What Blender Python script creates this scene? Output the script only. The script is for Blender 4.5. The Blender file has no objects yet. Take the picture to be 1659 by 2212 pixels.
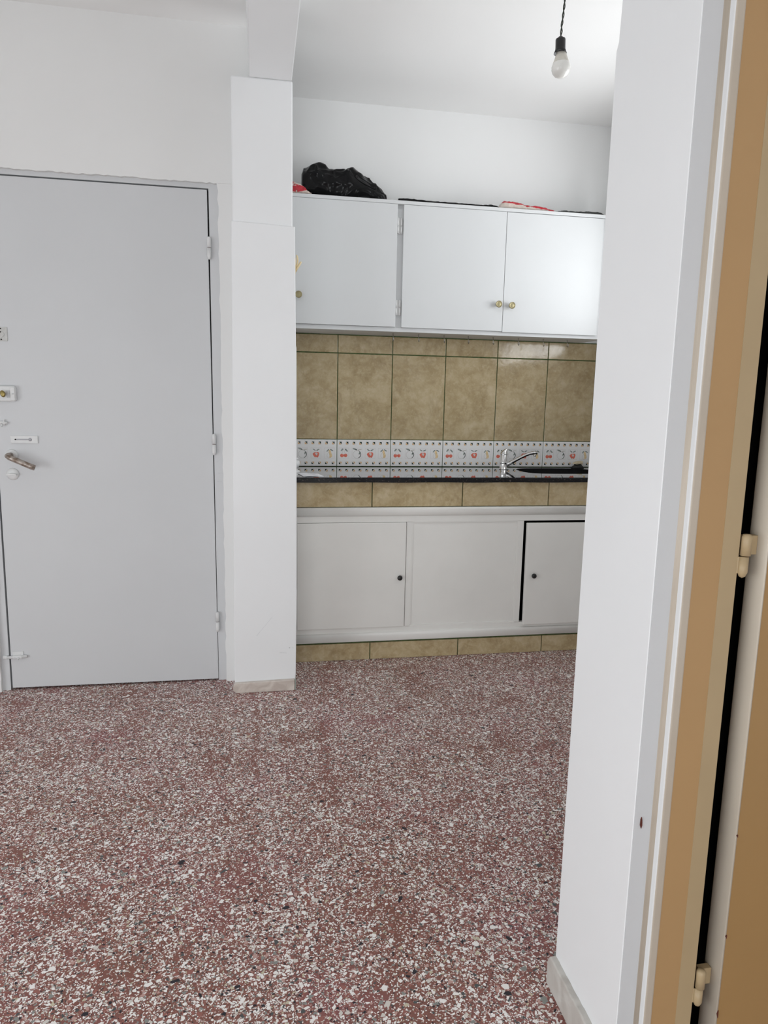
import bpy, bmesh, math, random
from mathutils import Vector, Matrix, noise, Euler

random.seed(7)
SC = bpy.context.scene
COL = SC.collection

# ------------------------------------------------------------------ camera
cam_d = bpy.data.cameras.new('camera')
cam = bpy.data.objects.new('camera', cam_d)
COL.objects.link(cam)
cam_d.sensor_fit = 'AUTO'
cam_d.sensor_width = 36.0
cam_d.lens = 1520.0 / 2212.0 * 36.0
cam_d.clip_start = 0.02
R0 = (0.98431711, -0.17521414, 0.02048983)
R1 = (-0.00826013, -0.16180043, -0.98678893)
R2 = (0.17621464, 0.97114398, -0.16071023)
cam.matrix_world = Matrix(((R0[0], -R1[0], -R2[0], 0.0),
                           (R0[1], -R1[1], -R2[1], 0.0),
                           (R0[2], -R1[2], -R2[2], 1.25),
                           (0, 0, 0, 1)))
SC.camera = cam

# ------------------------------------------------------------------ world, daylight, exposure
SC.view_settings.view_transform = 'Standard'
SC.view_settings.look = 'None'
SC.view_settings.exposure = 0.0
SC.view_settings.gamma = 1.0
SC.view_settings.use_curve_mapping = False
W = bpy.data.worlds.new('world')
SC.world = W
W.use_nodes = True
bg = W.node_tree.nodes['Background']
bg.inputs['Color'].default_value = (0.80, 0.90, 1.0, 1)
bg.inputs['Strength'].default_value = 1.0


def area(name, loc, rot, sx, sy, power, color):
    d = bpy.data.lights.new(name, 'AREA')
    d.shape = 'RECTANGLE'
    d.size, d.size_y = sx, sy
    d.energy = power
    d.color = color
    o = bpy.data.objects.new(name, d)
    o.location = loc
    o.rotation_euler = Euler(rot)
    COL.objects.link(o)
    return o


HP = math.pi / 2
# daylight through the big living-room window (left), the one behind the camera and the kitchen window (right)
UPT = math.radians(4)
area('daylight_living', (-2.80, 0.2, 0.72), (0, -HP + 3 * UPT, 0), 1.25, 2.6, 38, (0.97, 0.99, 1.0))
area('daylight_rear', (-0.75, -2.42, 0.66), (HP - 2 * UPT, 0, 0), 2.2, 1.15, 46, (0.97, 0.99, 1.0))
area('daylight_kitchen', (2.06, 2.62, 1.84), (0, HP + 9 * UPT, 0), 0.78, 1.18, 20, (0.98, 0.99, 1.0))


# ------------------------------------------------------------------ material helpers
def new_mat(name):
    m = bpy.data.materials.new(name)
    m.use_nodes = True
    nt = m.node_tree
    return m, nt, nt.nodes['Principled BSDF']


def N(nt, kind, **kw):
    n = nt.nodes.new(kind)
    for k, v in kw.items():
        if k in n.inputs:
            n.inputs[k].default_value = v
        else:
            setattr(n, k, v)
    return n


def L(nt, a, b):
    nt.links.new(a, b)


def math_n(nt, op, a, b=None):
    n = nt.nodes.new('ShaderNodeMath')
    n.operation = op
    for i, v in enumerate((a, b)):
        if v is None:
            continue
        if isinstance(v, (int, float)):
            n.inputs[i].default_value = v
        else:
            L(nt, v, n.inputs[i])
    return n.outputs[0]


def mix_c(nt, fac, a, b):
    n = nt.nodes.new('ShaderNodeMix')
    n.data_type = 'RGBA'
    for sock, v in ((n.inputs[0], fac), (n.inputs[6], a), (n.inputs[7], b)):
        if isinstance(v, (int, float)):
            sock.default_value = v
        elif isinstance(v, tuple):
            sock.default_value = (*v, 1) if len(v) == 3 else v
        else:
            L(nt, v, sock)
    return n.outputs[2]


def ramp(nt, fac, stops, interp='LINEAR'):
    n = nt.nodes.new('ShaderNodeValToRGB')
    cr = n.color_ramp
    cr.interpolation = interp
    while len(cr.elements) < len(stops):
        cr.elements.new(0.5)
    for e, (p, c) in zip(cr.elements, stops):
        e.position = p
        e.color = (*c, 1)
    L(nt, fac, n.inputs[0])
    return n.outputs[0]


def pos(nt):
    return nt.nodes.new('ShaderNodeNewGeometry').outputs['Position']


def bump(nt, b, height, strength, dist=0.01):
    n = nt.nodes.new('ShaderNodeBump')
    n.inputs['Strength'].default_value = strength
    n.inputs['Distance'].default_value = dist
    L(nt, height, n.inputs['Height'])
    L(nt, n.outputs[0], b.inputs['Normal'])


def plain(name, color, rough=0.5, metal=0.0, var=0.04, scale=6.0, bmp=0.0, bscale=40.0, spec=0.5):
    """Painted or cast surface: base colour with faint uneven mottling and an optional fine relief."""
    m, nt, b = new_mat(name)
    p = pos(nt)
    nz = N(nt, 'ShaderNodeTexNoise', Scale=scale, Detail=4.0)
    L(nt, p, nz.inputs['Vector'])
    dark = tuple(c * (1 - var) for c in color)
    lite = tuple(min(1, c * (1 + var)) for c in color)
    L(nt, ramp(nt, nz.outputs['Fac'], ((0.3, dark), (0.7, lite))), b.inputs['Base Color'])
    b.inputs['Roughness'].default_value = rough
    b.inputs['Metallic'].default_value = metal
    b.inputs['Specular IOR Level'].default_value = spec
    if bmp:
        n2 = N(nt, 'ShaderNodeTexNoise', Scale=bscale, Detail=5.0)
        L(nt, p, n2.inputs['Vector'])
        bump(nt, b, n2.outputs['Fac'], bmp, 0.004)
    return m


def terrazzo():
    m, nt, b = new_mat('terrazzo')
    p = pos(nt)
    warp = N(nt, 'ShaderNodeTexNoise', Scale=60.0, Detail=1.0)
    L(nt, p, warp.inputs['Vector'])
    sub = N(nt, 'ShaderNodeVectorMath', operation='SUBTRACT')
    L(nt, warp.outputs['Color'], sub.inputs[0])
    sub.inputs[1].default_value = (0.5, 0.5, 0.5)
    sc = N(nt, 'ShaderNodeVectorMath', operation='SCALE')
    L(nt, sub.outputs[0], sc.inputs[0])
    sc.inputs['Scale'].default_value = 0.006
    add = N(nt, 'ShaderNodeVectorMath', operation='ADD')
    L(nt, p, add.inputs[0])
    L(nt, sc.outputs[0], add.inputs[1])
    flat = N(nt, 'ShaderNodeVectorMath', operation='MULTIPLY')
    L(nt, add.outputs[0], flat.inputs[0])
    flat.inputs[1].default_value = (1, 1, 0)
    vec = flat.outputs[0]
    # matrix: brown-red cement, pinker where it has been waxed, browner where the chips are sparse
    big = N(nt, 'ShaderNodeTexNoise', Scale=2.2, Detail=5.0, Roughness=0.6)
    L(nt, vec, big.inputs['Vector'])
    base = ramp(nt, big.outputs['Fac'], ((0.35, (0.250, 0.116, 0.084)), (0.52, (0.270, 0.118, 0.098)), (0.68, (0.320, 0.120, 0.126))))
    fine = N(nt, 'ShaderNodeTexNoise', Scale=240.0, Detail=2.0)
    L(nt, vec, fine.inputs['Vector'])
    base = mix_c(nt, math_n(nt, 'MULTIPLY', fine.outputs['Fac'], 0.45), base, (0.15, 0.055, 0.046))
    patch = N(nt, 'ShaderNodeTexNoise', Scale=5.0, Detail=4.0, Roughness=0.65)
    L(nt, vec, patch.inputs['Vector'])
    dens = ramp(nt, patch.outputs['Fac'], ((0.34, (0.45, 0.45, 0.45)), (0.50, (1, 1, 1))))
    # repaired strips poor in chips, running towards the pier
    sxyz = nt.nodes.new('ShaderNodeSeparateXYZ')
    L(nt, vec, sxyz.inputs[0])
    wob = N(nt, 'ShaderNodeTexNoise', Scale=9.0, Detail=3.0)
    L(nt, vec, wob.inputs['Vector'])
    for x0, w0, w1, low, y0, y1 in ((0.225, 0.004, 0.036, 0.50, 2.0, 2.55), (-0.015, 0.003, 0.020, 0.50, 2.15, 2.80)):
        dx = math_n(nt, 'SUBTRACT', sxyz.outputs[0], x0)
        dx = math_n(nt, 'ADD', dx, math_n(nt, 'MULTIPLY', math_n(nt, 'SUBTRACT', wob.outputs['Fac'], 0.5), 0.07))
        near = N(nt, 'ShaderNodeMapRange', interpolation_type='SMOOTHSTEP')
        near.inputs['From Min'].default_value = w0
        near.inputs['From Max'].default_value = w1
        near.inputs['To Min'].default_value = low
        near.inputs['To Max'].default_value = 1.0
        L(nt, math_n(nt, 'ABSOLUTE', dx), near.inputs['Value'])
        out = math_n(nt, 'GREATER_THAN', math_n(nt, 'ABSOLUTE', math_n(nt, 'SUBTRACT', sxyz.outputs[1], (y0 + y1) / 2)), (y1 - y0) / 2)
        dens = math_n(nt, 'MULTIPLY', dens, math_n(nt, 'MAXIMUM', near.outputs[0], out))
    stops = ((0.0, (0.93, 0.90, 0.87)), (0.42, (0.70, 0.66, 0.61)), (0.51, (0.54, 0.34, 0.30)), (0.61, (0.33, 0.135, 0.112)),
             (0.76, (0.27, 0.28, 0.26)), (0.84, (0.60, 0.54, 0.40)), (0.88, (0.09, 0.10, 0.10)), (0.94, (0.03, 0.028, 0.035)))
    col = base
    for scale, keep, lo, hi in ((330.0, 0.44, 0.04, 0.18), (185.0, 0.47, 0.06, 0.25), (112.0, 0.38, 0.08, 0.29), (70.0, 0.10, 0.10, 0.33)):
        v1 = N(nt, 'ShaderNodeTexVoronoi', feature='F1', voronoi_dimensions='2D')
        v2 = N(nt, 'ShaderNodeTexVoronoi', feature='DISTANCE_TO_EDGE', voronoi_dimensions='2D')
        for v in (v1, v2):
            v.inputs['Scale'].default_value = scale
            L(nt, vec, v.inputs['Vector'])
        sep = nt.nodes.new('ShaderNodeSeparateColor')
        L(nt, v1.outputs['Color'], sep.inputs[0])
        thr = math_n(nt, 'MULTIPLY_ADD', sep.outputs[1], hi - lo)
        thr.node.inputs[2].default_value = lo
        edge = math_n(nt, 'GREATER_THAN', v2.outputs['Distance'], thr)
        kept = math_n(nt, 'LESS_THAN', sep.outputs[0], math_n(nt, 'MULTIPLY', dens, keep))
        mask = math_n(nt, 'MULTIPLY', edge, kept)
        chip = ramp(nt, sep.outputs[2], stops, 'CONSTANT')
        col = mix_c(nt, mask, col, chip)
    L(nt, col, b.inputs['Base Color'])
    r = N(nt, 'ShaderNodeTexNoise', Scale=3.0, Detail=3.0)
    L(nt, vec, r.inputs['Vector'])
    mr = N(nt, 'ShaderNodeMapRange')
    mr.inputs['To Min'].default_value = 0.36
    mr.inputs['To Max'].default_value = 0.58
    L(nt, r.outputs['Fac'], mr.inputs['Value'])
    L(nt, mr.outputs[0], b.inputs['Roughness'])
    b.inputs['Specular IOR Level'].default_value = 0.22
    return m


def stone_tile():
    """Glossy beige ceramic tile printed to look like stone; the 'seed' attribute shifts the print from tile to tile."""
    m, nt, b = new_mat('beige_stone_tile')
    p = pos(nt)
    at = N(nt, 'ShaderNodeAttribute')
    at.attribute_name = 'seed'
    offs = N(nt, 'ShaderNodeVectorMath', operation='ADD')
    comb = nt.nodes.new('ShaderNodeCombineXYZ')
    L(nt, at.outputs['Fac'], comb.inputs[1])
    L(nt, p, offs.inputs[0])
    L(nt, comb.outputs[0], offs.inputs[1])
    n1 = N(nt, 'ShaderNodeTexNoise', Scale=11.0, Detail=8.0, Roughness=0.68, Distortion=0.3)
    n2 = N(nt, 'ShaderNodeTexNoise', Scale=55.0, Detail=6.0, Roughness=0.65, Distortion=0.6)
    n3 = N(nt, 'ShaderNodeTexNoise', Scale=4.0, Detail=7.0, Roughness=0.6, Distortion=0.5)
    for n in (n1, n2, n3):
        L(nt, offs.outputs[0], n.inputs['Vector'])
    c = ramp(nt, n1.outputs['Fac'], ((0.30, (0.35, 0.260, 0.130)), (0.46, (0.455, 0.355, 0.200)), (0.58, (0.52, 0.420, 0.255)), (0.72, (0.60, 0.50, 0.33))))
    c = mix_c(nt, ramp(nt, n2.outputs['Fac'], ((0.50, (0, 0, 0)), (0.72, (0.55, 0.55, 0.55)))), c, (0.62, 0.525, 0.35))
    vein = math_n(nt, 'ABSOLUTE', math_n(nt, 'SUBTRACT', n3.outputs['Fac'], 0.5))
    c = mix_c(nt, ramp(nt, vein, ((0.0, (0.28, 0.28, 0.28)), (0.03, (0, 0, 0)))), c, (0.30, 0.215, 0.115))
    L(nt, c, b.inputs['Base Color'])
    b.inputs['Roughness'].default_value = 0.11
    n4 = N(nt, 'ShaderNodeTexNoise', Scale=34.0, Detail=3.0)
    L(nt, p, n4.inputs['Vector'])
    bump(nt, b, n4.outputs['Fac'], 0.10, 0.004)
    return m


def granite(name, rough, coat):
    m, nt, b = new_mat(name)
    p = pos(nt)
    v = N(nt, 'ShaderNodeTexVoronoi', feature='F1', Scale=260.0)
    n = N(nt, 'ShaderNodeTexNoise', Scale=120.0, Detail=5.0, Roughness=0.7)
    L(nt, p, v.inputs['Vector'])
    L(nt, p, n.inputs['Vector'])
    sep = nt.nodes.new('ShaderNodeSeparateColor')
    L(nt, v.outputs['Color'], sep.inputs[0])
    speck = ramp(nt, sep.outputs[0], ((0.0, (0.006, 0.006, 0.007)), (0.62, (0.014, 0.012, 0.012)), (0.86, (0.045, 0.035, 0.029)), (0.95, (0.11, 0.095, 0.09))), 'CONSTANT')
    c = mix_c(nt, ramp(nt, n.outputs['Fac'], ((0.42, (0, 0, 0)), (0.62, (1, 1, 1)))), (0.008, 0.008, 0.009), speck)
    L(nt, c, b.inputs['Base Color'])
    b.inputs['Roughness'].default_value = rough
    b.inputs['Specular IOR Level'].default_value = 0.5 if coat else 0.2
    b.inputs['IOR'].default_value = 1.56
    b.inputs['Coat Weight'].default_value = coat
    b.inputs['Coat Roughness'].default_value = 0.02
    b.inputs['Coat IOR'].default_value = 1.45
    return m


def plastic_bag(name, base, mark, thr, rough):
    m, nt, b = new_mat(name)
    p = pos(nt)
    n = N(nt, 'ShaderNodeTexNoise', Scale=13.0, Detail=3.0, Distortion=0.6)
    mp = nt.nodes.new('ShaderNodeMapping')
    mp.inputs['Scale'].default_value = (0.55, 1.0, 2.6)
    L(nt, p, mp.inputs['Vector'])
    L(nt, mp.outputs[0], n.inputs['Vector'])
    c = ramp(nt, n.outputs['Fac'], ((0.0, base), (thr, mark)), 'CONSTANT')
    L(nt, c, b.inputs['Base Color'])
    b.inputs['Roughness'].default_value = rough
    return m


def printed_band(name):
    """Cream carrier-bag film with a red printed band along its upper fold."""
    m, nt, b = new_mat(name)
    p = pos(nt)
    sep = nt.nodes.new('ShaderNodeSeparateXYZ')
    L(nt, p, sep.inputs[0])
    n = N(nt, 'ShaderNodeTexNoise', Scale=28.0, Detail=3.0)
    L(nt, p, n.inputs['Vector'])
    h = math_n(nt, 'ADD', sep.outputs[2], math_n(nt, 'MULTIPLY', sep.outputs[0], 0.105))
    h = math_n(nt, 'ADD', h, math_n(nt, 'MULTIPLY', n.outputs['Fac'], 0.016))
    c = ramp(nt, math_n(nt, 'SUBTRACT', h, 1.0 + 1.32), ((0.0, (0.62, 0.54, 0.48)), (0.006, (0.50, 0.02, 0.035))), 'CONSTANT')
    L(nt, c, b.inputs['Base Color'])
    b.inputs['Roughness'].default_value = 0.35
    return m


def marble(name, a, c2):
    m, nt, b = new_mat(name)
    p = pos(nt)
    n = N(nt, 'ShaderNodeTexNoise', Scale=16.0, Detail=6.0, Distortion=1.2)
    L(nt, p, n.inputs['Vector'])
    L(nt, ramp(nt, n.outputs['Fac'], ((0.35, a), (0.65, c2))), b.inputs['Base Color'])
    b.inputs['Roughness'].default_value = 0.35
    return m


def old_metal():
    m, nt, b = new_mat('worn_lever_metal')
    p = pos(nt)
    n = N(nt, 'ShaderNodeTexNoise', Scale=55.0, Detail=5.0)
    L(nt, p, n.inputs['Vector'])
    L(nt, ramp(nt, n.outputs['Fac'], ((0.40, (0.20, 0.15, 0.115)), (0.56, (0.42, 0.37, 0.33)))), b.inputs['Base Color'])
    b.inputs['Metallic'].default_value = 0.55
    b.inputs['Roughness'].default_value = 0.38
    return m


M = dict(
    wall=plain('white_wall_paint', (0.80, 0.80, 0.79), 0.75, var=0.015, scale=2.5, bmp=0.10, bscale=24),
    wall2=plain('bright_white_wall_paint', (0.88, 0.885, 0.88), 0.75, var=0.012, scale=2.5, bmp=0.08, bscale=24),
    pier=plain('white_gloss_paint', (0.86, 0.87, 0.875), 0.42, var=0.012, scale=3, bmp=0.08, bscale=18),
    ceil=plain('ceiling_paint', (0.90, 0.90, 0.89), 0.85, var=0.012, scale=2, bmp=0.06, bscale=14),
    door=plain('grey_door_enamel', (0.63, 0.64, 0.65), 0.5, var=0.012, scale=4, bmp=0.05, bscale=60),
    hard=plain('white_enamel_hardware', (0.72, 0.725, 0.72), 0.35, var=0.04, scale=40),
    void=plain('dark_cavity', (0.012, 0.011, 0.010), 0.9),  # near-black colour that gives gaps, holes and insides their shade
    floor=terrazzo(),
    tile=stone_tile(),
    grout=plain('dark_green_grout', (0.066, 0.105, 0.032), 0.8, var=0.35, scale=60, bmp=0.3, bscale=120),
    cab=plain('white_cabinet_enamel', (0.68, 0.695, 0.70), 0.50, var=0.01, scale=5, bmp=0.03, bscale=30, spec=0.3),
    base=plain('off_white_cabinet_paint', (0.81, 0.80, 0.765), 0.40, var=0.025, scale=5, bmp=0.12, bscale=22),
    granite=granite('black_granite', 0.035, 1.0),
    granite_edge=granite('black_granite_sawn_edge', 0.35, 0.0),
    sink=plain('black_sink_composite', (0.005, 0.005, 0.0055), 0.6, var=0.3, scale=80, spec=0.15),
    chrome=plain('chrome', (0.72, 0.72, 0.72), 0.10, 1.0),
    steel=plain('dull_steel', (0.42, 0.40, 0.37), 0.35, 1.0),
    brass=plain('aged_brass', (0.36, 0.315, 0.18), 0.45, 0.6, var=0.2, scale=90),
    darkbrass=plain('dark_brass', (0.26, 0.20, 0.07), 0.32, 0.8, var=0.25, scale=120),
    blackknob=plain('black_plastic', (0.012, 0.012, 0.012), 0.35),
    bag=plain('black_bag_film', (0.004, 0.004, 0.0045), 0.22, var=0.3, scale=30, spec=0.2),
    redbag=plastic_bag('red_printed_bag_film', (0.62, 0.52, 0.46), (0.50, 0.02, 0.035), 0.52, 0.35),
    redband=printed_band('red_banded_bag_film'),
    browntrash=plastic_bag('dark_crumpled_film', (0.018, 0.020, 0.018), (0.16, 0.13, 0.08), 0.60, 0.4),
    plate=plain('worn_grey_plate', (0.56, 0.56, 0.54), 0.4, var=0.08, scale=70),
    cream=plain('cream_plastic', (0.82, 0.68, 0.42), 0.35),
    paper=plain('white_paper', (0.90, 0.91, 0.95), 0.8),
    ink=plain('pale_print', (0.55, 0.58, 0.66), 0.8),
    porcelain=plain('white_porcelain', (0.85, 0.86, 0.87), 0.15),
    bulb=plain('frosted_bulb_glass', (0.86, 0.85, 0.81), 0.16, var=0.02, scale=30),
    bulbneck=plain('bulb_collar_plastic', (0.66, 0.63, 0.56), 0.40, var=0.06, scale=60),
    cord=plain('dark_green_cord', (0.020, 0.026, 0.017), 0.5),
    lever=old_metal(),
    marble=marble('cream_marble_skirting', (0.52, 0.45, 0.40), (0.66, 0.60, 0.54)),
    marble2=marble('grey_marble_skirting', (0.50, 0.47, 0.43), (0.62, 0.60, 0.56)),
    tan=plain('tan_rebate_tone', (0.43, 0.265, 0.120), 0.42, var=0.02, scale=5, bmp=0.08, bscale=50),  # even tan colour of the rebate strip
    beige=plain('beige_frame_tone', (0.44, 0.33, 0.190), 0.42, var=0.03, scale=8, bmp=0.08, bscale=50),  # even beige colour of the hinge strip and hinges
    frame=plain('white_frame_enamel', (0.74, 0.745, 0.745), 0.40, var=0.015, scale=6),
    rust=plain('rusty_chip', (0.10, 0.022, 0.012), 0.8, var=0.4, scale=200),
    ftile=plain('white_border_glaze', (0.89, 0.885, 0.88), 0.12, var=0.01),
    fgreen=plain('glaze_dark_green', (0.020, 0.038, 0.024), 0.15),
    forange=plain('glaze_orange', (0.74, 0.47, 0.22), 0.15, var=0.1, scale=120),
    fred=plain('glaze_red', (0.78, 0.185, 0.125), 0.15, var=0.15, scale=120),
    fleaf=plain('glaze_grey_green', (0.30, 0.33, 0.31), 0.15, var=0.3, scale=200),
    fyellow=plain('glaze_yellow', (0.84, 0.64, 0.36), 0.15, var=0.15, scale=120),
    fline=plain('glaze_fine_line', (0.56, 0.53, 0.48), 0.15),
    fpink=plain('glaze_pale_pink', (0.72, 0.67, 0.66), 0.15),
    green_stain=plain('green_paint_residue', (0.42, 0.47, 0.42), 0.7, var=0.4, scale=150),
    scuff=plain('grey_scuff', (0.60, 0.61, 0.62), 0.7, var=0.2, scale=100),
)


# ------------------------------------------------------------------ mesh helpers
ORIG = {}


def wloc(o):
    return ORIG.get(o.name, Vector((0, 0, 0)))


class MB:
    """Collects shapes in world coordinates and links them as one mesh object."""

    def __init__(self):
        self.bm = bmesh.new()
        self.seed = self.bm.faces.layers.float.new('seed')

    def _mark(self, faces, mi, smooth=False, seed=0.0):
        for f in faces:
            f.material_index = mi
            f.smooth = smooth
            f[self.seed] = seed

    def box(self, x0, x1, y0, y1, z0, z1, bev=0.0, mi=0, seg=2, seed=0.0):
        vs = [self.bm.verts.new((x, y, z)) for x in (x0, x1) for y in (y0, y1) for z in (z0, z1)]
        idx = ((0, 1, 3, 2), (4, 6, 7, 5), (0, 4, 5, 1), (2, 3, 7, 6), (0, 2, 6, 4), (1, 5, 7, 3))
        fs = [self.bm.faces.new([vs[i] for i in q]) for q in idx]
        self._finish(fs, bev, mi, seg, seed)

    def _finish(self, fs, bev, mi, seg=2, seed=0.0, smooth=False):
        bmesh.ops.recalc_face_normals(self.bm, faces=fs)
        self._mark(fs, mi, smooth, seed)
        if bev > 0:
            es = list({e for f in fs for e in f.edges})
            r = bmesh.ops.bevel(self.bm, geom=es, offset=bev, segments=seg, affect='EDGES', profile=0.5, clamp_overlap=True)
            self._mark(r['faces'], mi, False, seed)

    def prism(self, poly, axis, a, b, bev=0.0, mi=0, smooth=False, seg=2):
        """poly: 2D outline; axis: 'y' -> (x,z) outline swept along y, 'z' -> (x,y) swept along z, 'x' -> (y,z) swept along x."""
        def P(u, v, w):
            return {'y': (u, w, v), 'z': (u, v, w), 'x': (w, u, v)}[axis]
        A = [self.bm.verts.new(P(u, v, a)) for u, v in poly]
        B = [self.bm.verts.new(P(u, v, b)) for u, v in poly]
        n = len(poly)
        fs = [self.bm.faces.new(A), self.bm.faces.new(B[::-1])]
        side = [self.bm.faces.new((A[i], B[i], B[(i + 1) % n], A[(i + 1) % n])) for i in range(n)]
        fs += side
        self._finish(fs, bev, mi, seg)
        if smooth:
            for f in side:
                if f.is_valid:
                    f.smooth = True

    def quad8(self, lo, hi, bev=0.0, mi=0):
        """Box from two quads of four corners each."""
        A = [self.bm.verts.new(p) for p in lo]
        B = [self.bm.verts.new(p) for p in hi]
        fs = [self.bm.faces.new(A), self.bm.faces.new(B[::-1])]
        fs += [self.bm.faces.new((A[i], B[i], B[(i + 1) % 4], A[(i + 1) % 4])) for i in range(4)]
        self._finish(fs, bev, mi)

    def tube(self, pts, radii, seg=12, mi=0, flat=1.0, cap=True):
        pts = [Vector(p) for p in pts]
        if isinstance(radii, (int, float)):
            radii = [radii] * len(pts)
        rings = []
        up = Vector((0, 0, 1))
        t0 = (pts[1] - pts[0]).normalized()
        if abs(t0.dot(up)) > 0.95:
            up = Vector((1, 0, 0))
        nrm = (up - t0 * up.dot(t0)).normalized()
        for i, p in enumerate(pts):
            t = (pts[min(i + 1, len(pts) - 1)] - pts[max(i - 1, 0)]).normalized()
            nrm = (nrm - t * nrm.dot(t)).normalized()
            bi = t.cross(nrm)
            rings.append([self.bm.verts.new(p + (nrm * math.cos(2 * math.pi * k / seg) * flat + bi * math.sin(2 * math.pi * k / seg)) * radii[i]) for k in range(seg)])
        fs = []
        for a, b in zip(rings, rings[1:]):
            for k in range(seg):
                fs.append(self.bm.faces.new((a[k], a[(k + 1) % seg], b[(k + 1) % seg], b[k])))
        if cap:
            fs.append(self.bm.faces.new(rings[0][::-1]))
            fs.append(self.bm.faces.new(rings[-1]))
        bmesh.ops.recalc_face_normals(self.bm, faces=fs)
        self._mark(fs, mi, True)

    def lathe(self, prof, origin, axis=(0, 0, 1), seg=28, mi=0, smooth=True):
        """prof: (radius, height along axis) pairs."""
        ax = Vector(axis).normalized()
        ref = Vector((1, 0, 0)) if abs(ax.x) < 0.9 else Vector((0, 1, 0))
        u = (ref - ax * ref.dot(ax)).normalized()
        v = ax.cross(u)
        o = Vector(origin)
        rings = []
        for r, h in prof:
            if r < 1e-6:
                rings.append([self.bm.verts.new(o + ax * h)])
            else:
                rings.append([self.bm.verts.new(o + ax * h + (u * math.cos(2 * math.pi * k / seg) + v * math.sin(2 * math.pi * k / seg)) * r) for k in range(seg)])
        fs = []
        for a, b in zip(rings, rings[1:]):
            for k in range(seg):
                k2 = (k + 1) % seg
                if len(a) == 1 and len(b) == 1:
                    continue
                if len(a) == 1:
                    fs.append(self.bm.faces.new((a[0], b[k2], b[k])))
                elif len(b) == 1:
                    fs.append(self.bm.faces.new((a[k], a[k2], b[0])))
                else:
                    fs.append(self.bm.faces.new((a[k], a[k2], b[k2], b[k])))
        for ring in (rings[0], rings[-1]):
            if len(ring) > 1:
                fs.append(self.bm.faces.new(ring))
        bmesh.ops.recalc_face_normals(self.bm, faces=fs)
        self._mark(fs, mi, smooth)

    def poly(self, pts, mi=0):
        f = self.bm.faces.new([self.bm.verts.new(p) for p in pts])
        f.material_index = mi
        f[self.seed] = 0.0
        return f

    def grid(self, fn, nu, nv, mi=0, smooth=True, closed_v=False):
        g = [[self.bm.verts.new(fn(i / nu, j / nv)) for j in range(nv if closed_v else nv + 1)] for i in range(nu + 1)]
        fs = []
        for i in range(nu):
            for j in range(nv):
                j2 = (j + 1) % nv if closed_v else j + 1
                fs.append(self.bm.faces.new((g[i][j], g[i + 1][j], g[i + 1][j2], g[i][j2])))
        if closed_v:
            fs.append(self.bm.faces.new(g[0]))
            fs.append(self.bm.faces.new(g[-1][::-1]))
        bmesh.ops.recalc_face_normals(self.bm, faces=fs)
        self._mark(fs, mi, smooth)

    def build(self, name, mats, parent=None, origin=None):
        bm = self.bm
        if not isinstance(mats, (list, tuple)):
            mats = [mats]
        if origin is None:
            xs = [v.co.x for v in bm.verts]
            ys = [v.co.y for v in bm.verts]
            zs = [v.co.z for v in bm.verts]
            origin = Vector(((min(xs) + max(xs)) / 2, (min(ys) + max(ys)) / 2, min(zs)))
        origin = Vector(origin)
        for v in bm.verts:
            v.co -= origin
        me = bpy.data.meshes.new(name)
        bm.to_mesh(me)
        bm.free()
        for m in mats:
            me.materials.append(m)
        o = bpy.data.objects.new(name, me)
        COL.objects.link(o)
        ORIG[o.name] = origin
        if parent is not None:
            o.parent = parent
            o.location = origin - wloc(parent)
        else:
            o.location = origin
        return o


def tag(o, label, cat=None, group=None, kind=None):
    o['label'] = label
    if cat:
        o['category'] = cat
    if group:
        o['group'] = group
    if kind:
        o['kind'] = kind
    return o


def struct(o, label, cat):
    return tag(o, label, cat, None, 'structure')


def thing(name, loc, label, cat, group=None, kind=None):
    o = bpy.data.objects.new(name, None)
    o.empty_display_size = 0.05
    o.location = loc
    COL.objects.link(o)
    ORIG[o.name] = Vector(loc)
    return tag(o, label, cat, group, kind)


def dup(src, parent, shift):
    """Copy of a part with its own children, moved by shift."""
    c = src.copy()
    COL.objects.link(c)
    c.parent = parent
    ORIG[c.name] = ORIG[src.name] + Vector(shift)
    c.location = ORIG[c.name] - wloc(parent)
    for ch in src.children:
        d = ch.copy()
        COL.objects.link(d)
        d.parent = c
        ORIG[d.name] = ORIG[ch.name] + Vector(shift)
    return c


# ------------------------------------------------------------------ room shell
b = MB(); b.box(-2.9, 2.3, -2.5, 4.0, -0.12, 0.0)
struct(b.build('floor', M['floor']), 'red terrazzo floor with white, pink and black stone chips', 'floor')

b = MB()
b.box(-2.9, 0.10, -2.5, 3.9, 2.643, 2.75)
b.box(0.10, 2.3, -2.5, 3.9, 2.671, 2.75)
struct(b.build('ceiling', M['ceil']), 'plain white plaster ceiling over the room and the kitchen nook', 'ceiling')

b = MB()
b.prism([(-0.020, 2.421), (0.139, 2.421), (0.142, 2.70), (-0.030, 2.70)], 'y', -2.4, 2.905, bev=0.004)
o = b.build('ceiling_beam', M['pier'])
struct(o, 'white painted ceiling beam running from the pier towards the viewer', 'beam')

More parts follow.
